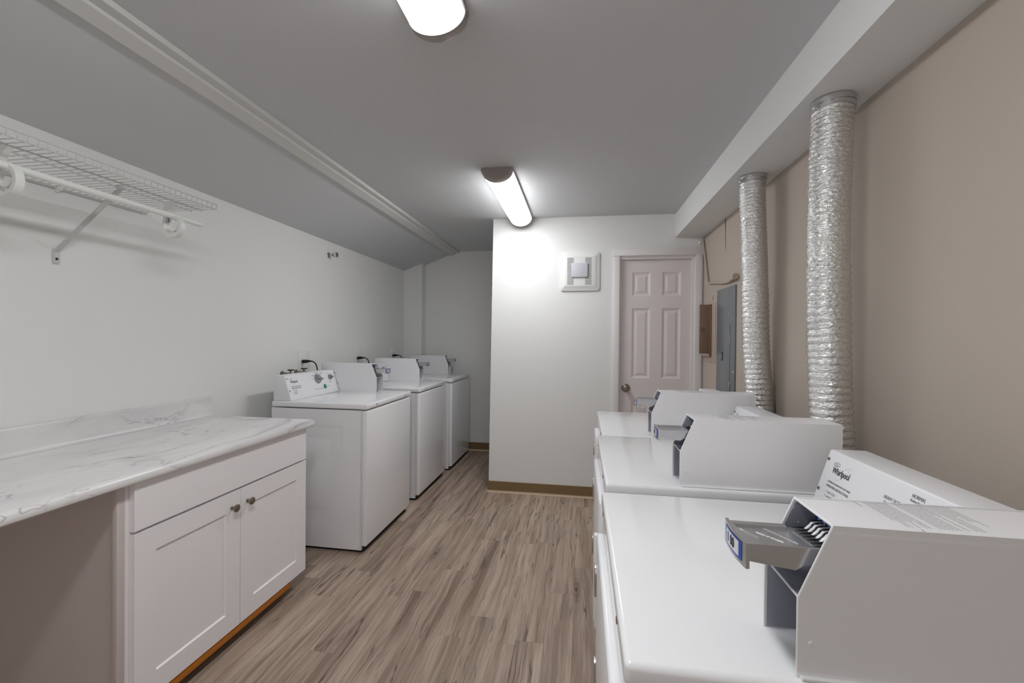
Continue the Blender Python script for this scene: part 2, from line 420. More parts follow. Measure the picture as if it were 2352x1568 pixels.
# panelled face builder: in plane axis, grid with nested rectangles
def panel_face(bm, P, a0, a1, z0, z1, panels, rings):
    """P(a,z,d)->3d. a/z plane coordinates, d depth into surface. panels=[(a0,a1,z0,z1)]; rings=[(inset,depth)]"""
    xs = sorted(set([a0, a1]+[p[0] for p in panels]+[p[1] for p in panels])); zs = sorted(set([z0, z1]+[p[2] for p in panels]+[p[3] for p in panels]))
    for i in range(len(xs)-1):
        for j in range(len(zs)-1):
            c = ((xs[i]+xs[i+1])/2, (zs[j]+zs[j+1])/2)
            if any(p[0] < c[0] < p[1] and p[2] < c[1] < p[3] for p in panels): continue
            quad(bm, [P(xs[i], zs[j], 0), P(xs[i+1], zs[j], 0), P(xs[i+1], zs[j+1], 0), P(xs[i], zs[j+1], 0)])
    for p in panels:
        prev = [(p[0], p[2]), (p[1], p[2]), (p[1], p[3]), (p[0], p[3])]; pd = 0
        for ins, dep in rings:
            cur = [(p[0]+ins, p[2]+ins), (p[1]-ins, p[2]+ins), (p[1]-ins, p[3]-ins), (p[0]+ins, p[3]-ins)]
            for k in range(4):
                n = (k+1) % 4
                quad(bm, [P(*prev[k], pd), P(*prev[n], pd), P(*cur[n], dep), P(*cur[k], dep)])
            prev, pd = cur, dep
        quad(bm, [P(*q, pd) for q in prev])
    bmesh.ops.remove_doubles(bm, verts=bm.verts, dist=1e-5); bmesh.ops.recalc_face_normals(bm, faces=bm.faces)
# ------------------------------------------------------------------ door
D = empty('door_1', (.6, YB, 0)); D['kind'] = 'structure'
def loc(bm, o):   # shift mesh into parent's local frame
    bmesh.ops.translate(bm, verts=bm.verts, vec=-Vector(o.location)); return bm
b = nb(); ys = YB+.032
panel_face(b, lambda a, z, d: (a, ys+d, z), .310, .889, .005, 1.992,
    [(.413, .556, 1.680, 1.876), (.650, .793, 1.680, 1.876), (.411, .556, 1.005, 1.580), (.648, .793, 1.005, 1.580), (.411, .556, .22, .80), (.648, .793, .22, .80)],
    [(.004, .003), (.018, .009), (.022, .009), (.042, .003)])
box(b, .310, .889, ys+.0095, ys+.035, .005, 1.992)
obj('door_slab', loc(b, D), M['doorp'], D, smooth=False)
b = nb(); box(b, .258, .306, YB-.017, YB, 0, 2.005, .002); box(b, .893, .944, YB-.017, YB, 0, 2.005, .002); box(b, .250, .950, YB-.022, YB, 2.003, 2.056, .002)
box(b, .300, .310, YB-.004, YB+.10, 0, 2.005); box(b, .889, .899, YB-.004, YB+.10, 0, 2.005); box(b, .30, .899, YB-.004, YB+.10, 1.992, 2.005)
box(b, .3102, .318, YB+.004, YB+.03, 0, 1.978); box(b, .872, .8888, YB+.004, YB+.03, 0, 1.978); box(b, .3102, .8888, YB+.0035, YB+.03, 1.9782, 1.9918)
obj('door_casing', loc(b, D), M['trimw'], D)
b = nb(); lathe(b, [(0, .033), (.004, .034), (.008, .028), (.012, .014), (.03, .012), (.036, .020), (.046, .027), (.058, .027), (.066, .020), (.068, .010), (.064, .006), (.064, 0)], (.368, ys, .922), (0, -1, 0), 28)
obj('door_knob', loc(b, D), M['nickel'], D)

# ------------------------------------------------------------------ exhaust fan grille on the back wall
b = nb(); cx, cz_ = -.015, 1.883; T = empty('exhaust_fan_cover', (cx, YB, cz_))
tag(T, 'square white exhaust fan cover with perforated strips on wall left of door', 'vent cover')
def rrect(hw, r, n=6):
    o = []
    for (sx, sz, a) in [(1, 1, 0), (-1, 1, 90), (-1, -1, 180), (1, -1, 270)]:
        for i in range(n+1):
            t = math.radians(a+90*i/n); o.append((sx*(hw-r)+r*math.cos(t), sz*(hw-r)+r*math.sin(t)))
    return o
def loft(bm, loops):
    V = [[bm.verts.new(p) for p in L] for L in loops]
    for A, B in zip(V, V[1:]):
        for i in range(len(A)): bm.faces.new((A[i], B[i], B[(i+1) % len(A)], A[(i+1) % len(A)]))
    bm.faces.new(V[-1]); bmesh.ops.recalc_face_normals(bm, faces=bm.faces)
loft(b, [[(x, -d, z) for x, z in rrect(h, r)] for h, r, d in [(.162, .022, 0), (.162, .022, .010), (.158, .020, .014), (.150, .016, .015), (.128, .010, .028), (.120, .008, .031)]])
obj('cover_plate', b, M['plast'], T)
for sgn in (-1, 1):
    b = nb(); x0, x1 = (-.106, -.050) if sgn < 0 else (.040, .096)
    box(b, x0-.002, x1+.002, -.0318, -.0305, -.112, .112, mi=0)
    r_, c_ = 26, 7
    for i in range(r_):
        for j in range(c_):
            px = x0+.004+(x1-x0-.008)*(j+(.5 if i % 2 else 0))/(c_-.5); pz = -.108+.216*i/(r_-1)
            box(b, px-.0025, px+.0025, -.0323, -.0317, pz-.0025, pz+.0025, mi=1)
    obj('perforated_strip', b, [M['plast'], mat('vent hole shadow' , (70, 66, 62), .9)], T, smooth=False)
b = nb(); box(b, -.070, .064, -.046, -.031, -.052, .066, .006, 3); obj('light_lens', b, M['lens'], T)

# ------------------------------------------------------------------ ceiling fixtures
def fixture(x, y0, y1, zc, lm):
    L = y1-y0; t = empty('ceiling_light', (x, y0, zc))
    hw, hh, n = .095, .082, 20
    def arc(s, dz=0):
        p = [(hw*s*math.cos(PI+PI*i/n), -.012 + (hh-.012)*s*math.sin(PI+PI*i/n)+dz) for i in range(n+1)]
        return [(hw*s, 0)]+[(-hw*s, 0)]+p
    def shell(bm, stations):
        loft2 = [[(px, y, pz) for px, pz in arc(s)] for y, s in stations]
        V = [[bm.verts.new(p) for p in Lp] for Lp in loft2]
        for A, B in zip(V, V[1:]):
            for i in range(len(A)): bm.faces.new((A[i], B[i], B[(i+1) % len(A)], A[(i+1) % len(A)]))
        bm.faces.new(V[0]); bm.faces.new(V[-1]); bmesh.ops.recalc_face_normals(bm, faces=bm.faces)
    b = nb(); shell(b, [(.035, .97), (L-.035, .97)]); obj('diffuser', b, lm, t, ang=50)
    for e in (0, 1):
        b = nb(); st = [(0, .90), (.003, .955), (.012, 1.0), (.030, 1.0), (.031, .975), (.036, .975), (.037, 1.0), (.040, 1.0)]
        if e: st = [(L-a, s) for a, s in st]
        shell(b, st); obj('end_cap', b, M['fixt'], t, ang=30)
    b = nb(); box(b, -.0965, .0965, .01, L-.01, -.016, .0); obj('base_pan', b, M['fixt'], t)
    return t
tag(fixture(-.508, 2.51, 3.60, 2.343, M['lamp2']), 'lit half-round ceiling light ending above the white closet wall', 'ceiling light', 'linear ceiling lights')
tag(fixture(-.452, .17, 1.315, 2.336, M['lamp']), 'lit half-round ceiling light cut off at the top edge of view', 'ceiling light', 'linear ceiling lights')

# ------------------------------------------------------------------ machines (local: x = depth behind the front, y along the wall, z up)
MW = .686
def TM(x, y, z, sx, sz):   # lettering frame on a surface whose up direction is (sx,0,sz); reads from +y to -y
    l = math.hypot(sx, sz); sx /= l; sz /= l
    m_ = Matrix.Identity(4)
    for i, c in enumerate([(0, -1, 0), (sx, 0, sz), (-sz, 0, sx)]):
        for j in range(3): m_[j][i] = c[j]
    m_.translation = Vector((x, y, z)); return m_
def machine(name, H, washer):
    R = empty(name)
    par = lambda nm, bm, mt, p=R, **k: obj(nm, bm, mt, p, **k)
    dpt = .645 if washer else .69
    # cabinet: sides + back with pressed relief on the side
    b = nb()
    zb = .018
    def Pn(a, z, d): return (a, 0+d, z)
    for side in (0, 1):
        t = nb()
        yy = .004 if side == 0 else MW-.004; sg = 1 if side == 0 else -1
        panel_face(t, lambda a, z, d: (a, yy+sg*d, z), .038, dpt, zb, H-.040, [(.14, dpt-.06, .14, H-.12)], [(.015, .0), (.045, .011), (.09, .011), (.12, .003)])
        merge(b, t)
    box(b, .036, dpt-.001, .0115, MW-.0115, zb+.002, H-.042)
    box(b, .034, .040, .004, MW-.004, zb, H-.040)
    par('cabinet', b, M['enamel'], ang=45)
    b = nb(); box(b, 0.0, .036, .004, MW-.004, .040, H-.042, .012, 4)
    par('front_panel', b, M['enamel'])
    b = nb(); box(b, .03, dpt-.02, .02, MW-.02, .0, .04); par('plinth', b, M['dark'])
    b = nb(); box(b, -.004, dpt, 0, MW, H-.036, H, .010, 4); par('top_panel', b, M['enamel'])
    for yy in (.12, .56):
        b = nb(); lathe(b, [(0, .006), (.003, .006), (.0035, .003), (.0035, 0)], (-.003, yy, H-.018), (-1, 0, 0), 14); par('screw', b, M['nickel'])
    if not washer:
        b = nb(); box(b, -.020, .001, .075, MW-.075, .30, H-.09, .008, 3); dr = par('door', b, M['enamel2'])
        b = nb(); box(b, -.034, -.018, .10, .125, .36, .66, .006, 3); box(b, -.030, -.018, .100, .13, .34, .38, .004, 2); par('handle', b, M['plast'], dr)
        for zz in (.36, .62): b = nb(); box(b, -.026, .002, .57, .60, zz, zz+.08, .002); par('hinge', b, M['chrome'], dr)
        b = nb(); box(b, -.008, .001, .06, MW-.06, .05, .27, .006, 2); par('toe_panel', b, M['enamel2'])
    # console
    cx0, cx1, cxb = (.52, .569, .645) if washer else (.55, .600, .687)
    ch = .160; y0, y1 = .125, (MW-.018)
    b = nb(); prism(b, [(cx0, H), (cx1, H+ch), (cxb, H+ch), (cxb, H)], y0, y1, 'y', bev=.004, seg=3)
    con = par('console', b, M['panelw'])
    def cs(y, z, off=.0006): return TM(cx0+(cx1-cx0)*(z/ch)-off, y, H+z, cx1-cx0, ch)
    # printed lettering
    b = nb(); ye = y1
    text_bm(b, 'Whirlpool', .0235, cs(ye-.040, .108), .72, bold=.0001)
    par('logo_lettering', b, M['black'], con, smooth=False)
    b = nb()
    def ringpts(cyy, czz, ra, rb, th, w_, a0=0, a1=2*PI, n=28):
        A = []
        mm = cs(cyy, czz)
        for i in range(n+1):
            a = a0+(a1-a0)*i/n
            def pt(k):
                X = (ra+k)*math.cos(a); Y_ = (rb+k)*math.sin(a)
                return mm @ Vector((X*math.cos(th)-Y_*math.sin(th), X*math.sin(th)+Y_*math.cos(th), .0001))
            A.append((pt(w_/2), pt(-w_/2)))
        for p, q in zip(A, A[1:]): quad(b, [p[0], q[0], q[1], p[1]])
    ringpts(ye-.050, .131, .0125, .0048, .1, .0012); ringpts(ye-.049, .130, .006, .0022, .1, .0008)
    ringpts(ye-.083, .115, .030, .009, .75, .0004)
    text_bm(b, 'COMMERCIAL %s HEAVY DUTY SERIES' % ('WASHER' if washer else 'DRYER'), .0062, cs(ye-.036, .083), .80)
    text_bm(b, 'OPERATING INSTRUCTIONS', .0090, cs(ye-.036, .0715), .80)
    par('series_lettering', b, M['greyprint'], con, smooth=False)
    b = nb()
    for i, s_ in enumerate(['1   Select CYCLE', '2   Insert Payment', '3   Press START']):
        b = nb(); text_bm(b, s_, .0072, cs(ye-.042, .0575-.0105*i), .8); par('instruction_lettering', b, M['lightprint'], con, smooth=False)
    def lett(*a_, **k_):
        q_ = nb(); text_bm(q_, *a_, **k_); par('dial_lettering', q_, M['greyprint'], con, smooth=False)
    if washer:
        kpos = [(ye-.325, .112, .034), (ye-.472, .112, .020)]
        lett('NORMAL', .008, cs(ye-.31, .148), .8); lett('HEAVY DUTY', .008, cs(ye-.265, .133), .8); lett('DELICATES', .008, cs(ye-.365, .143), .8)
        lett('Colors', .007, cs(ye-.27, .113), .8); lett('WATER', .008, cs(ye-.455, .075), .8); lett('Start', .009, cs(ye-.425, .048), .8)
        lett('Warm', .007, cs(ye-.44, .140), .8)
    else:
        kpos = [(ye-.318, .098, .013)]
        lett('NORMAL', .0105, cs(ye-.300, .1385), .8); lett('Medium Heat', .0068, cs(ye-.299, .1305), .8)
        lett('HEAVY DUTY', .0105, cs(ye-.232, .112), .8); lett('High Heat', .0068, cs(ye-.236, .103), .8); lett('DELICATE', .0105, cs(ye-.345, .112), .8)
    nrm = Vector((-ch, 0, cx1-cx0)).normalized()
    for i, (ky, kz, kr) in enumerate(kpos):
        b = nb(); o3 = cs(ky, kz).translation
        lathe(b, [(0, kr), (.004, kr), (.012, kr*.86), (.014, kr*.8), (.014, 0)], o3, nrm, 28)
        if washer:
            up = Vector((cx1-cx0, 0, ch)).normalized(); sd = Vector((0, -1, 0)); q = (sd*.97 + up*-.25).normalized(); r_ = nrm.cross(q)
            t = bmesh.new(); vs = []
            for (a_, w_, h_) in [(-.9, .25, .012), (1.0, .16, .012), (-.9, .18, .030), (.95, .10, .026)]:
                for s_ in (-1, 1): vs.append(t.verts.new(o3+q*kr*a_+r_*(kr*w_*s_)+nrm*h_))
            for f in [(0, 1, 3, 2), (4, 5, 7, 6), (0, 1, 5, 4), (2, 3, 7, 6), (0, 2, 6, 4), (1, 3, 7, 5)]: t.faces.new([vs[k] for k in f])
            bmesh.ops.recalc_face_normals(t, faces=t.faces); merge(b, t)
            t = nb(); lathe(t, [(0, kr*.16), (.002, kr*.12), (.002, 0)], o3+q*kr*1.02+nrm*.012, q, 8, mi=1); merge(b, t)
        par('knob', b, [M['knobgrey'], M['black']], con)
    if washer:
        b = nb(); o3 = cs(ye-.388, .052).translation
        lathe(b, [(0, .0155), (.004, .0155), (.006, .013), (.006, .010), (.004, .009), (.004, 0)], o3, nrm, 24, mi=0)
        lathe(b, [(0, .009), (.0075, .009), (.0085, .006), (.0085, 0)], o3, nrm, 20, mi=1)
        par('start_button', b, [M['green'], M['mint']], con)
        for i in range(6):
            b = nb(); lathe(b, [(0, .0028), (.0006, .0028), (.0006, 0)], cs(ye-.275-.0165*i-(.004 if i == 5 else 0), .0425, 0).translation, nrm, 10); par('indicator_dot', b, M['black'], con)
    else:
        b = nb(); n = 16; mm = cs(ye-.318, .1005)
        A = []
        for i in range(n+1):
            a = math.radians(150-110*i/n); A.append([mm @ Vector((rr*math.cos(a), rr*math.sin(a), .0002)) for rr in (.0200, .0210)])
        for p, q in zip(A, A[1:]): quad(b, [p[0], q[0], q[1], p[1]])
        quad(b, [mm @ Vector(p) for p in ((.0125, .0195, .0004), (.0095, .0150, .0004), (.0170, .0130, .0004))])
        par('dial_arrow', b, M['black'], con, smooth=False)
    for yy in ([ye-.012, ye-.546] if washer else [ye-.010]):
        for zz in ((.138, .060) if washer else (.136, .056)):
            b = nb(); lathe(b, [(0, .0048), (.0012, .0048), (.002, .003), (.002, 0)], cs(yy if zz > .1 or not washer else yy, zz, 0).translation, nrm, 14, mi=0)
            lathe(b, [(.0018, .0018), (.0024, .0018), (.0024, 0)], cs(yy, zz, 0).translation, nrm, 8, mi=1)
            par('screw', b, [M['nickel'], M['black']], con)
    # coin box on the near side: open sheet metal case
    bx0, yb0, yb1 = .222, .013, .120
    BH = .207; BL = bx0+.450
    PR = [(bx0, H), (bx0, H+.107), (bx0+.042, H+BH), (BL, H+BH), (BL, H)]
    th = .0025
    b = nb()
    for (ya, yc) in ((yb0, yb0+th), (yb1-th, yb1)): prism(b, PR, ya, yc, 'y', mi=0)
    # rounded top sheet
    n = 6; rr = .009
    prof = [(yb0, H+BH-rr-.001)] + [(yb0+rr-rr*math.cos(PI/2*i/n), H+BH-rr+rr*math.sin(PI/2*i/n)) for i in range(n+1)] + [(yb1-rr+rr*math.sin(PI/2*i/n), H+BH-rr+rr*math.cos(PI/2*i/n)) for i in range(n+1)] + [(yb1, H+BH-rr-.001)]
    prof[0] = (yb0, H+BH-.014); prof[-1] = (yb1, H+BH-.014); ym = (yb0+yb1)/2; zm = H+BH-.02
    outer = [(y_-.00012 if y_ < ym else y_+.00012, z_) for y_, z_ in prof]
    inner = [(ym+(y_-ym)*.955, z_-.0022 if z_ > H+BH-.010 else z_) for y_, z_ in prof]
    prism(b, outer+inner[::-1], bx0+.043, BL+.0005, 'x')
    box(b, BL-th, BL-.0002, yb0+th+.0001, yb1-th-.0001, H+.0002, H+BH-.004)
    # light rims round the opening
    for yy in (yb0, yb1-.0032): tube(b, [(p[0], yy+.0016, p[1]) for p in PR[:3]], .0016, 8)
    tube(b, [(bx0+.042, yb0+.0008, H+BH-.0018), (bx0+.042, yb1-.0008, H+BH-.0018)], .002, 8)
    tube(b, [(bx0+.001, yb0+.0008, H+.107), (bx0+.001, yb1-.0008, H+.107)], .0016, 8)
    # flange at the base of the near side
    box(b, bx0+.003, BL-.003, yb0-.006, yb0+.001, H, H+.0045, .001, 1)
    cb = par('coin_box', b, M['enamel2'], ang=30)
    b = nb()
    box(b, bx0+.003, bx0+.14, yb1-th-.001, yb1-th, H+.002, H+.1)      # liner of the far side
    prism(b, [(bx0+.002, H+.108), (bx0+.043, H+BH-.006), (bx0+.13, H+BH-.006), (bx0+.13, H+.108)], yb1-th-.0012, yb1-th, 'y')
    box(b, bx0+.072, bx0+.075, yb0+th, yb1-th-.001, H+.001, H+.105)
    box(b, bx0+.001, bx0+.12, yb0+th, yb1-th-.001, H+.1045, H+.1075)
    prism(b, [(bx0+.048, H+.108), (bx0+.052, H+.108), (bx0+.080, H+BH-.005), (bx0+.076, H+BH-.005)], yb0+th, yb1-th-.001, 'y')
    for (px, pz) in [(.040, .190), (.047, .168), (.020, .128)]:
        lathe(b, [(0, .0022), (.0008, .0018), (.0012, 0)], (bx0+px, yb1-th-.001, H+pz), (0, -1, 0), 10)
    lathe(b, [(0, .0022), (.0008, .0018), (.0012, 0)], (bx0+.02, yb1-th-.001, H+.05), (0, -1, 0), 10)
    par('inner_liner', b, M['galv'], cb)
    b = nb(); lathe(b, [(0, .0030), (.0012, .0026), (.0016, 0)], (bx0+.016, yb0, H+.048), (0, -1, 0), 14); par('side_rivet', b, M['enamel2'], cb)
    # coin slide
    sx0, sx1 = bx0-.064, bx0+.058
    y_n, y_f = yb0+.012, yb0+.088; zt, zbm = H+.170, H+.143
    b = nb()
    prism(b, [(sx0+.004, zt-.004), (sx1, zt-.004), (sx1, zbm+.006), (bx0+.012, zbm+.001), (bx0+.002, zbm-.006), (sx0+.004, zbm+.002)], y_n, y_f, 'y', bev=.0008, seg=1)
    box(b, sx0+.004, sx1, y_n, y_n+.003, zt-.006, zt, .0008, 1); box(b, sx0+.004, bx0+.02, y_f-.010, y_f, zt-.006, zt+.001, .0015, 1)
    box(b, sx0+.002, sx0+.008, y_n+.002, y_f, zt-.006, zt+.0005, .001, 1)
    # engraved marks on the top
    for (xa, ya, xb_, yb_) in [(.012, .060, .030, .030), (.034, .050, .060, .022), (.050, .066, .078, .020), (.088, .062, .094, .016)]:
        p, q = Vector((sx0+xa, y_n+ya, zt-.0038)), Vector((sx0+xb_, y_n+yb_, zt-.0038)); tube(b, [p, q], .0007, 6)
    for i in range(12): 
        px, py = sx0+.040+.0028*(i % 6)+.001*(i//6), y_n+.030+.004*(i//2 % 3)+.0035*(i % 4); box(b, px, px+.0016, py, py+.0012, zt-.004, zt-.0034)
    # tip plate, curved front
    n = 8; pts = []
    for i in range(n+1):
        u_ = i/n; pts.append((yb0+.006+.086*u_, sx0-.004*math.sin(PI*u_)))
    for (ya, xa), (yc, xc) in zip(pts, pts[1:]):
        t = bmesh.new(); vs = [t.verts.new(p) for p in [(xa, ya, zbm-.006), (xc, yc, zbm-.006), (xc+.005, yc, zbm-.006), (xa+.005, ya, zbm-.006), (xa, ya, zt+.002), (xc, yc, zt+.002), (xc+.005, yc, zt+.002), (xa+.005, ya, zt+.002)]]
        for f in [(0, 1, 2, 3), (4, 5, 6, 7), (0, 1, 5, 4), (1, 2, 6, 5), (2, 3, 7, 6), (3, 0, 4, 7)]: t.faces.new([vs[k] for k in f])
        bmesh.ops.recalc_face_normals(t, faces=t.faces); merge(b, t)
    sl = par('coin_slide', b, M['castmetal'], cb, ang=30)
    # sticker on the tip plus fins with dark gaps
    b = nb()
    mt_ = Matrix.Identity(4)
    for i, c in enumerate([(0, -1, 0), (0, 0, 1), (-1, 0, 0)]):
        for j in range(3): mt_[j][i] = c[j]
    def xo(y): return sx0-.004*math.sin(PI*(y-yb0-.006)/.086)-.0006
    ys_ = [yb0+.016+.066*i/8 for i in range(9)]
    for ya, yc in zip(ys_, ys_[1:]):
        quad(b, [(xo(ya), ya, zbm-.001), (xo(yc), yc, zbm-.001), (xo(yc), yc, zt-.001), (xo(ya), ya, zt-.001)], 0)
        quad(b, [(xo(ya)-.0002, ya, zbm+.002), (xo(yc)-.0002, yc, zbm+.002), (xo(yc)-.0002, yc, zt-.004), (xo(ya)-.0002, ya, zt-.004)], 1) if ys_[0] < ya and yc < ys_[-1] else None
    mt_.translation = Vector((xo(yb0+.045)-.0006, yb0+.066, zbm+.0065))
    text_bm(b, '1 00', .0205, mt_, .78, mi=2, bold=.0002)
    par('price_sticker', b, [M['blue'], M['labelw'], M['black']], cb, smooth=False)
    b = nb(); k_ = 7
    for i in range(k_):
        yy = y_n+.006+(y_f-y_n-.014)*i/(k_-1)
        prism(b, [(bx0+.046, zt-.003), (bx0+.052, zt+.003), (bx0+.055, zt+.007), (bx0+.062, zt+.009), (bx0+.070, zt+.009), (bx0+.070, zt-.004)], yy, yy+.0055, 'y', mi=0)
        prism(b, [(bx0+.030, zt-.003), (bx0+.050, zt+.0005), (bx0+.053, zt+.008), (bx0+.061, zt+.0105), (bx0+.070, zt+.0105), (bx0+.070, zt-.004)], yy+.0055, yy+.0072, 'y', mi=1)
    par('coin_slots', b, [M['labelw'], M['black']], cb, smooth=False)
    # blue sticker on the inner plate
    b = nb()
    def ip(y, z, off=.0006):   # point on the inner plate
        return Vector((bx0+.048+.028*((z-.108)/(BH-.005-.108))-off, y, H+z))
    quad(b, [ip(yb0+.004, .168), ip(yb1-.006, .168), ip(yb1-.006, .201), ip(yb0+.004, .201)], 0)
    for i in range(4):
        yc = yb1-.018-.013*i; zc_ = .187; mm = []
        for k in range(14):
            a = 2*PI*k/14; mm.append(ip(yc+.0045*math.cos(a), zc_+.0105*math.sin(a), .0012))
        b.faces.new([b.verts.new(p) for p in mm]).material_index = 1
        if i >= 2: quad(b, [ip(yc+.0012, zc_-.006, .0016), ip(yc-.0012, zc_-.006, .0016), ip(yc-.0012, zc_+.006, .0016), ip(yc+.0012, zc_+.006, .0016)], 0)
    for s_ in (-1, 1):
        y_ = yb0+.026; quad(b, [ip(y_-.010*s_-.0015, .176, .0016), ip(y_-.010*s_+.0015, .176, .0016), ip(y_+.010*s_+.0015, .198, .0016), ip(y_+.010*s_-.0015, .198, .0016)], 1)
    par('coin_sticker', b, [M['blue'], M['lblue']], cb, smooth=False)
    # rows of fine print on top of the case
    if not washer:
        b = nb(); rnd = random.Random(3); zt_ = H+BH+.0001
        def row(x, ya, yc, h=.0011):
            y = ya
            while y > yc:
                l_ = rnd.uniform(.003, .011); e = max(y-l_, yc)
                quad(b, [(x, y, zt_), (x, e, zt_), (x+h, e, zt_), (x+h, y, zt_)]); y = e-rnd.uniform(.0006, .0012)
        ya = yb1-.006
        row(.343, ya, ya-.020, .0012)
        for (x0_, x1_, rn) in ((.355, .385, 8), (.397, .432, 9), (.438, .465, 7)):
            for i in range(rn): row(x0_+(x1_-x0_)*i/(rn-1), ya+rnd.uniform(-.002, .002), ya-.088+rnd.choice([0, 0, 0, .02, .035, .05]))
        row(.370, ya-.092, ya-.100)
        par('fine_print', b, M['greyprint'], cb, smooth=False)
    return R
dr = machine('dryer', .870, False); dr.location = (.068, .612, 0)
tag(dr, 'white coin dryer nearest the camera, fine print on its coin box', 'dryer', 'white coin dryers along the tan wall')
dup(dr, (.083, 1.372, 0), 0, 'middle white coin dryer, larger foil duct rising right behind it')
dup(dr, (.106, 2.064, 0), 0, 'farthest white coin dryer, in front of the panelled door')
wm = machine('washing_machine', .914, True); wm.rotation_euler = (0, 0, PI); wm.location = (-1.283, 2.430+MW, 0)
tag(wm, 'white coin washer beside the base cabinet, its full control panel showing', 'washing machine', 'white coin washers along the left wall')
dup(wm, (-1.286, 3.300+MW, 0), PI, 'middle white coin washer of the row on the left')
dup(wm, (-1.262, 4.108+MW, 0), PI, 'farthest white coin washer, at the alcove end wall')

# ------------------------------------------------------------------ base cabinet
C = empty('base_cabinet', (-1.76, 1.18, 0)); tag(C, 'white two-door shaker base cabinet under the marble-look countertop', 'cabinet')
CT = .873
b = nb(); box(b, -2.068, -1.461, 1.174, 2.088, .098, CT-.036)
obj('carcass', loc(b, C), M['cab'], C)
b = nb(); box(b, -2.068, -1.4605, 1.168, 1.174, .0, CT-.036); box(b, -1.478, -1.4600, 1.150, 1.1745, .0, CT-.036, .001)
obj('side_panel', loc(b, C), M['cabside'], C)
def shaker(name, y0, y1, z0, z1, panel=True):
    b = nb(); xf = -1.440
    if panel: panel_face(b, lambda a, z, d: (xf-d, a, z), y0, y1, z0, z1, [(y0+.075, y1-.073, z0+.079, z1-.079)], [(.0045, .0065)])
    box(b, xf-.020, xf-(.0066 if panel else .0), y0, y1, z0, z1)
    if panel:
        q_ = [(y0, z0), (y1, z0), (y1, z1), (y0, z1)]
        for i in range(4): (ya, za), (yc, zc_) = q_[i], q_[(i+1) % 4]; quad(b, [(xf, ya, za), (xf, yc, zc_), (xf-.0066, yc, zc_), (xf-.0066, ya, za)])
    bmesh.ops.recalc_face_normals(b, faces=b.faces)
    return obj(name, loc(b, C), M['cab'], C, smooth=False)
shaker('drawer_front', 1.188, 2.076, .674, CT-.037, False)
d1 = shaker('door', 1.188, 1.631, .084, .664); d2 = shaker('door', 1.634, 2.076, .084, .664)
for dd, ky in ((d1, 1.588), (d2, 1.672)):
    b = nb(); lathe(b, [(0, .0085), (.002, .009), (.005, .0055), (.012, .0050), (.017, .010), (.020, .0158), (.024, .0165), (.027, .013), (.0285, 0)], (-1.440, ky, .600), (1, 0, 0), 24)
    obj('knob', loc(b, C), M['nickel'], dd)
b = nb(); box(b, -1.475, -1.4455, 1.18, 1.965, .045, .0825, .005, 2); obj('toe_board', loc(b, C), M['rawwood'], C)
b = nb(); box(b, -1.56, -1.54, 1.18, 1.93, .0, .098); box(b, -2.06, -1.54, 2.04, 2.07, 0, .098); obj('plinth', loc(b, C), M['dark'], C)  # painted black for the shade in the gap below the toe board
# countertop
K = empty('countertop', (-1.75, 1.2, CT)); tag(K, 'white marble-look laminate countertop with grey veins and a low backsplash', 'countertop')
prof = [(XL+.001, CT-.035), (-1.425, CT-.035), (-1.4185, CT-.031), (-1.417, CT-.020), (-1.4185, CT-.010), (-1.424, CT-.003), (-1.433, CT), (XL+.024, CT), (XL+.001, CT)]
b = nb(); prism(b, prof, -.4, 2.120, 'y', bev=.0012, seg=1); obj('worktop', loc(b, K), M['marble'], K, ang=40)
prof = [(XL+.001, CT+.0005), (XL+.036, CT+.0005), (XL+.026, CT+.004), (XL+.0215, CT+.012), (XL+.020, CT+.020), (XL+.020, CT+.098), (XL+.017, CT+.104), (XL+.001, CT+.106)]
b = nb(); prism(b, prof, -.4, 2.116, 'y', bev=.001, seg=1); obj('backsplash', loc(b, K), M['marble'], K, ang=40)

# ------------------------------------------------------------------ wire shelf with hanging rod
S = empty('wire_shelf', (XL, 1.2, 1.91)); tag(S, 'white wire wall shelf with hanging rod and diagonal brace', 'shelf')
SZ = 1.909; SE = 1.748
b = nb(); n = 0; y = SE
while y > -.5:
    tube(b, [(XL+.012, y, SZ), (-1.682, y, SZ), (-1.676, y, SZ+.003), (-1.674, y, SZ+.019)], .0015, 6); y -= .0254; n += 1
obj('deck_wires', loc(b, S), M['wire'], S)
b = nb(); tube(b, [(XL+.014, -.5, SZ-.006), (XL+.014, SE+.003, SZ-.006)], .0042, 8)
for xx, zz in ((-1.812, SZ-.004), (-1.755, SZ-.004), (-1.678, SZ-.002), (-1.674, SZ+.019)): tube(b, [(xx, -.5, zz), (xx, SE+.004, zz)], .0028, 8)
obj('long_rails', loc(b, S), M['wire'], S)
b = nb(); tube(b, [(-1.757, -.5, 1.840), (-1.757, 1.745, 1.840)], .0125, 16); obj('hanging_rod', loc(b, S), M['plast'], S)
b = nb()
p0, p1 = Vector((-1.800, 1.431, SZ-.006)), Vector((XL+.006, 1.400, 1.655))
d_ = (p1-p0); u_ = Vector((0, 1, 0)); w_ = d_.cross(u_).normalized()
t = bmesh.new(); vs = []
for p in (p0, p1):
    for a, c in ((-1, -1), (1, -1), (1, 1), (-1, 1)): vs.append(t.verts.new(p+u_*.0085*a+w_*.0035*c))
for f in [(0, 1, 2, 3), (4, 5, 6, 7), (0, 1, 5, 4), (1, 2, 6, 5), (2, 3, 7, 6), (3, 0, 4, 7)]: t.faces.new([vs[k] for k in f])
bmesh.ops.recalc_face_normals(t, faces=t.faces); merge(b, t)
box(b, XL, XL+.006, 1.388, 1.412, 1.602, 1.660, .002)
box(b, -1.812, -1.790, 1.420, 1.442, SZ-.010, SZ+.004, .002)
br = obj('support_brace', loc(b, S), M['wire'], S)
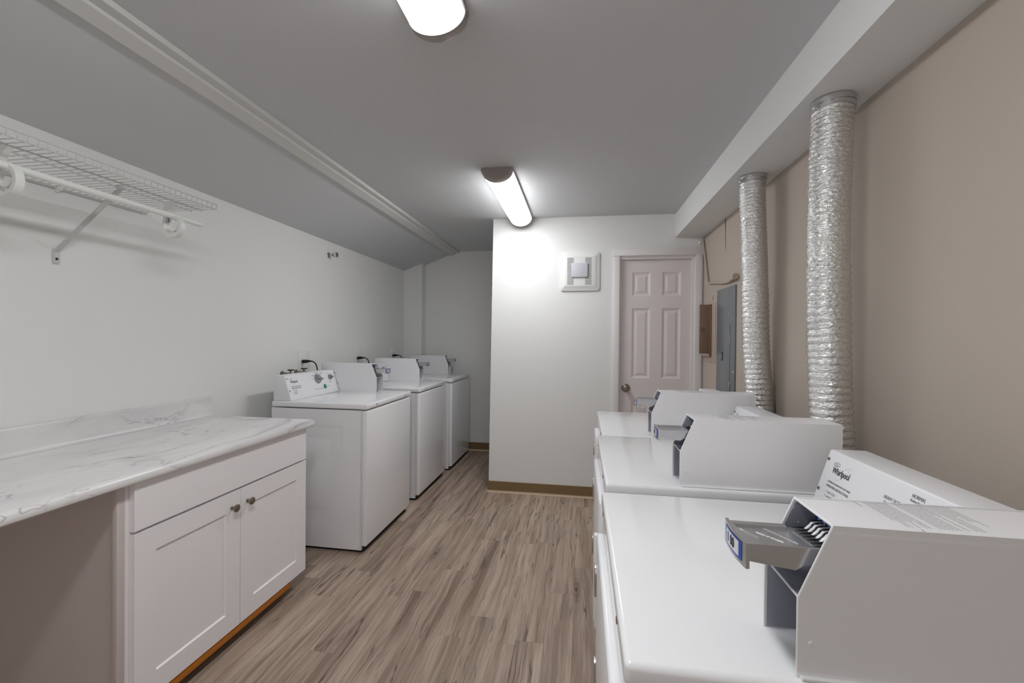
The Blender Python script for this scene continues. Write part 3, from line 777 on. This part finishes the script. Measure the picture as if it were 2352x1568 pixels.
b = nb(); lathe(b, [(0, .005), (.001, .005), (.001, 0)], (XL+.006, 1.400, 1.622), (1, 0, 0), 14); obj('screw_hole', loc(b, S), M['black'], br)
b = nb(); lathe(b, [(0, .010), (.010, .010), (.013, .006), (.013, 0)], (XL, 1.402, SZ-.012), (1, 0, 0), 14); box(b, XL, XL+.022, 1.393, 1.411, SZ-.014, SZ+.004, .003); obj('wall_clip', loc(b, S), M['plast'], S)
def rod_hook(yc):
    b = nb(); cx_, cz2 = -1.766, 1.798; n = 26
    ro, ri, hw = .049, .037, .0115
    A = []
    for i in range(n+1):
        a = math.radians(125+290*i/n)   # opening near the top
        A.append(a)
    t = bmesh.new(); R_ = []
    for a in A:
        R_.append([t.verts.new((cx_+r*math.cos(a), yc+yy, cz2+r*math.sin(a))) for r, yy in ((ri, -hw), (ro, -hw), (ro, hw), (ri, hw))])
    for p, q in zip(R_, R_[1:]):
        for i in range(4): t.faces.new((p[i], q[i], q[(i+1) % 4], p[(i+1) % 4]))
    t.faces.new(R_[0]); t.faces.new(R_[-1]); bmesh.ops.recalc_face_normals(t, faces=t.faces); merge(b, t)
    # inner web with spokes
    for a in (235, 270, 305):
        a = math.radians(a); tube(b, [(cx_+.022*math.cos(a), yc, cz2+.022*math.sin(a)), (cx_+.042*math.cos(a), yc, cz2+.042*math.sin(a))], .0022, 6)
    t = bmesh.new(); R_ = []
    for i in range(17):
        a = math.radians(180+180*i/16); R_.append([t.verts.new((cx_+r*math.cos(a), yc+yy, cz2+r*math.sin(a))) for r, yy in ((.020, -.008), (.024, -.008), (.024, .008), (.020, .008))])
    for p, q in zip(R_, R_[1:]):
        for i in range(4): t.faces.new((p[i], q[i], q[(i+1) % 4], p[(i+1) % 4]))
    t.faces.new(R_[0]); t.faces.new(R_[-1]); bmesh.ops.recalc_face_normals(t, faces=t.faces); merge(b, t)
    # drop strap from the shelf down to the ring
    prism(b, [(-1.815, SZ-.002), (-1.752, SZ-.002), (-1.755, SZ-.010), (-1.778, SZ-.030), (-1.786, SZ-.050), (-1.800, 1.835), (-1.812, 1.815), (-1.816, 1.80), (-1.806, 1.86), (-1.806, SZ-.02)], yc-.008, yc+.008, 'y')
    # cradle under the rod
    t = bmesh.new(); R_ = []
    for i in range(13):
        a = math.radians(170+200*i/12); R_.append([t.verts.new((-1.757+r*math.cos(a), yc+yy, 1.840+r*math.sin(a))) for r, yy in ((.0126, -hw), (.0165, -hw), (.0165, hw), (.0126, hw))])
    for p, q in zip(R_, R_[1:]):
        for i in range(4): t.faces.new((p[i], q[i], q[(i+1) % 4], p[(i+1) % 4]))
    t.faces.new(R_[0]); t.faces.new(R_[-1]); bmesh.ops.recalc_face_normals(t, faces=t.faces); merge(b, t)
    return obj('rod_hook', loc(b, S), M['plast'], S)
hk = rod_hook(1.62); rod_hook(1.07)
b = nb(); box(b, -1.7995, -1.781, 1.6118, 1.6126, 1.815, 1.834); 
quad(b, [(-1.798, 1.6114, 1.8165), (-1.7835, 1.6114, 1.8165), (-1.7835, 1.6114, 1.8325), (-1.798, 1.6114, 1.8325)], 1)
for i in range(3): quad(b, [(-1.7955+.004*i, 1.6112, 1.818), (-1.794+.004*i, 1.6112, 1.818), (-1.794+.004*i, 1.6112, 1.831), (-1.7955+.004*i, 1.6112, 1.831)], 0)
obj('hook_sticker', loc(b, S), [mat('navy ink', (30, 42, 80), .5), M['labelw']], hk, smooth=False)

# ------------------------------------------------------------------ foil ducts
def duct(path, r, pitch, seed, label, top):
    pts = bez(path, 40); tot = [0]
    for a, c in zip(pts, pts[1:]): tot.append(tot[-1]+(c-a).length)
    L = tot[-1]; ns = int(L/pitch*7); NN = 56
    T_ = empty('foil_duct', path[0]); tag(T_, label, 'duct', 'foil dryer ducts')
    b = nb(); rings = []; prev = None; j = 0
    for i in range(ns+1):
        s = L*i/ns
        while j < len(tot)-2 and tot[j+1] < s: j += 1
        f = (s-tot[j])/max(1e-9, tot[j+1]-tot[j]); p = pts[j].lerp(pts[j+1], f)
        d = (pts[min(j+2, len(pts)-1)]-pts[max(j-1, 0)]).normalized()
        if prev is None: u = Vector((1, 0, 0)); u = (u-d*u.dot(d)).normalized()
        else: u = (prev-d*prev.dot(d)).normalized()
        v = d.cross(u); prev = u; ring = []
        dens = 1.5 if s < L*.30 else 1.0
        for k in range(NN):
            a = 2*PI*k/NN
            ph = (s/pitch*dens + .06*math.sin(a+seed) + .10*noise.noise(Vector((math.cos(a), math.sin(a), s*9+seed))))
            x = ph % 1.0
            rid = (abs(math.sin(PI*x))**.55)*.0062*(1 if dens < 1.2 else .6)      # wire rib
            q = Vector((math.cos(a)*2.2, math.sin(a)*2.2, s*34+seed)); cr = noise.noise(q*2.4)*.0015+noise.noise(q*5.5)*.0007
            big = noise.noise(Vector((math.cos(a)*.8, math.sin(a)*.8, s*5+seed)))*.0025
            rr_ = r-.006+rid+cr+big
            ring.append(b.verts.new(p+(u*math.cos(a)+v*math.sin(a))*rr_))
        rings.append(ring)
    for A, B in zip(rings, rings[1:]):
        for k in range(NN): b.faces.new((A[k], B[k], B[(k+1) % NN], A[(k+1) % NN]))
    b.faces.new(rings[0]); b.faces.new(rings[-1]); bmesh.ops.recalc_face_normals(b, faces=b.faces)
    o = obj('hose', loc(b, T_), M['foil'], T_, ang=75)
    # clamp band and collar at the top
    b = nb(); c = Vector(path[0])
    lathe(b, [(0, r+.001), (.018, r+.001)], c-Vector((0, 0, .020)), (0, 0, 1), 40)
    lathe(b, [(0, r-.002), (.003, r+.0025), (.010, r+.0025), (.013, r-.002)], c-Vector((0, 0, .036)), (0, 0, 1), 40)
    box(b, c.x-r-.010, c.x-r+.012, c.y-.014-r*.3, c.y-r*.3+.006, c.z-.037, c.z-.020, .002)
    obj('clamp', loc(b, T_), M['castmetal'], T_)
    return T_
duct([(.845, 1.632, 2.146), (.840, 1.63, 1.97), (.835, 1.63, 1.745), (.836, 1.63, 1.52), (.843, 1.63, 1.296), (.850, 1.63, 1.10), (.858, 1.63, .98), (.866, 1.63, .80), (.866, 1.63, .50), (.866, 1.63, .32), (.866, 1.63, .25)], .064, .0245, 1.3,
     'larger silver foil duct behind the middle dryer, right of the other duct', 2.146)
duct([(.845, 2.33, 2.146), (.845, 2.325, 2.00), (.850, 2.32, 1.85), (.858, 2.32, 1.61), (.868, 2.32, 1.28), (.883, 2.32, 1.06), (.890, 2.32, .95), (.888, 2.32, .7), (.87, 2.32, .45), (.86, 2.32, .3)], .062, .0255, 5.1,
     'farther silver foil duct rising behind the farthest dryer, nearer the electrical panel', 2.146)

# ------------------------------------------------------------------ things on the tan wall
E_ = empty('electrical_panel', (XR, 3.04, 1.3)); tag(E_, 'flat blue-grey electrical panel cover on the tan wall', 'electrical panel')
b = nb(); box(b, XR-.010, XR, 2.868, 3.232, .80, 1.672, .002); obj('cover_plate', loc(b, E_), M['epanel'], E_)
b = nb(); box(b, XR-.0135, XR-.009, 2.948, 3.135, .86, 1.427, .0015); pdr = obj('panel_door', loc(b, E_), M['epanel'], E_)
b = nb(); box(b, XR-.0155, XR-.0128, 3.078, 3.104, 1.185, 1.245, .001, mi=0); box(b, XR-.0165, XR-.0150, 3.086, 3.097, 1.20, 1.23, .0005, mi=1); obj('latch', loc(b, E_), [M['black'], M['epanel']], pdr)
for z_ in (1.03, 1.33): b = nb(); box(b, XR-.016, XR-.010, 2.938, 2.950, z_-.03, z_+.03, .002); obj('hinge', loc(b, E_), M['chrome'], pdr)
for (yy, zz) in ((3.212, 1.64), (2.892, 1.64), (2.985, 1.50), (3.215, .90), (2.89, 1.12)): b = nb(); lathe(b, [(0, .007), (.0025, .006), (.003, 0)], (XR-.010, yy, zz), (-1, 0, 0), 12); obj('screw', loc(b, E_), M['chrome'], E_)
B_ = empty('fuse_cabinet', (XR, 3.42, 1.38)); tag(B_, 'small wall cabinet with its brown metal door swung open beside the door frame', 'utility box')
b = nb(); box(b, XR-.004, XR, 3.285, 3.595, 1.155, 1.60, .002); box(b, XR-.022, XR, 3.375, 3.575, 1.20, 1.59, .003); obj('wall_frame', loc(b, B_), M['tanp'], B_)
b = nb(); box(b, .868, .943, 3.372, 3.380, 1.222, 1.586, .003); box(b, .938, .952, 3.368, 3.384, 1.20, 1.588, .002); bd = obj('swing_door', loc(b, B_), M['brown'], B_)
b = nb(); lathe(b, [(0, .016), (.003, .016), (.003, .010), (.001, .010)], (.889, 3.372, 1.400), (0, -1, 0), 18); box(b, .882, .893, 3.3665, 3.372, 1.395, 1.405, .001); obj('latch', loc(b, B_), M['nickel'], bd)
b = nb(); cpts = bez([(.944, 3.600, 2.120), (.944, 3.575, 2.06), (.944, 3.528, 1.96), (.944, 3.465, 1.80), (.944, 3.43, 1.755), (.944, 3.30, 1.738), (.944, 3.10, 1.712), (.944, 2.98, 1.704), (.944, 2.90, 1.712), (.944, 2.82, 1.712)], 6)
tube(b, cpts, .0085, 10); lathe(b, [(0, .009), (.04, .013), (.10, .019), (.102, 0)], (.936, 2.93, 1.706), (0, -1, .12), 14)
tag(obj('wall_cable', b, M['cablem']), 'tan painted cable bending down from the soffit corner beside the door', 'cable')
b = nb(); lathe(b, [(0, .016), (.006, .016), (.010, .008), (.022, .007), (.024, 0)], (.930, YB, 2.100), (0, -1, 0), 16); tag(obj('pipe_fitting', b, M['trimw']), 'tiny white fitting in the corner above the door frame', 'fitting')
b = nb(); lathe(b, [(0, .014), (.004, .014), (.008, .006), (.008, 0)], (XR, 3.36, 1.635), (-1, 0, 0), 14); tag(obj('wall_button', b, M['tanp']), 'tiny tan painted knockout plug above the brown box', 'plug')

# ------------------------------------------------------------------ left wall plumbing and power
P_ = empty('sprinkler_head', (XL, 3.27, 2.0)); tag(P_, 'small chrome sidewall sprinkler high on the left wall', 'sprinkler')
b = nb(); lathe(b, [(0, .022), (.004, .020), (.006, .008), (.032, .008), (.034, .011), (.040, .011), (.042, .006), (.042, 0)], (0, 0, 0), (1, 0, 0), 18); obj('stem', b, M['chrome'], P_)
b = nb()
for s_ in (-1, 1): tube(b, bez([(.038, 0, .009*s_), (.052, 0, .018*s_), (.066, 0, .012*s_), (.074, 0, .002*s_)], 5), .0022, 6)
for k in range(12):
    a = 2*PI*k/12; box(b, .073, .0755, .018*math.cos(a)-.0035, .018*math.cos(a)+.0035, .018*math.sin(a)-.0035, .018*math.sin(a)+.0035)
lathe(b, [(0, .014), (.002, .014), (.002, 0)], (.0735, 0, 0), (1, 0, 0), 16); obj('deflector', b, M['chrome'], P_)
lab = [('beside the nearest washer, above its taps', 'first'), ('behind the middle washer', 'mid'), ('behind the farthest washer', 'far')]
for i, (yo, zp) in enumerate(((2.945, 1.136), (3.745, 1.128), (4.505, 1.124))):
    O = empty('washer_outlet_box', (XL, yo, 1.14)); tag(O, 'flat white wall outlet plate ' + lab[i][0], 'outlet', 'outlet plates behind the washers')
    b = nb(); box(b, 0, .006, -.062, .075, -.078, .078, .002); obj('plate', b, M['plast'], O)
    b = nb(); box(b, .005, .007, -.020, .020, -.030, .030, .001); obj('socket', b, M['plast'], O)
    T_ = empty('power_cord', (XL+.03, yo, zp)); tag(T_, 'black plug and cord curving down ' + lab[i][0].replace('above its taps', 'nearest the countertop'), 'power cord', 'black washer power cords')
    b = nb(); lathe(b, [(0, .010), (.002, .013), (.030, .0125), (.044, .009), (.062, .006), (.064, 0)], (-.020, -.02, 0), (1, .18, .05), 14); obj('plug', b, M['dark'], T_)
    b = nb(); tube(b, bez([(.036, -.008, .003), (.055, -.003, -.001), (.072, .004, -.018), (.080, .01, -.05), (.082, .015, -.11), (.070, .02, -.22), (.06, .02, -.30)], 6), .0045, 8); obj('cord', b, M['dark'], T_)
for i, (yv, lb) in enumerate(((2.715, 'dark water tap behind the nearest washer, left of the other tap'), (2.862, 'dark water tap behind the nearest washer, just under the outlet plate'))):
    V = empty('water_tap', (XL, yv, 1.06)); tag(V, lb, 'tap', 'water taps above the nearest washer')
    b = nb(); lathe(b, [(0, .02), (.003, .02), (.006, .010), (.055, .010), (.060, .013), (.075, .013), (.078, .006), (.078, 0)], (0, 0, 0), (1, 0, 0), 14); tube(b, [(.065, 0, 0), (.065, 0, -.05)], .009, 10); obj('valve_body', b, M['nickel'], V)
    b = nb(); tube(b, [(.066, 0, .005), (.066, 0, .026)], .004, 8)
    for a in (30+40*i, 150+40*i, 270+40*i):
        a = math.radians(a); tube(b, [(.066, 0, .026), (.066+.022*math.cos(a), .026*math.sin(a), .028)], .0042, 8)
    obj('handle', b, M['dark'], V)
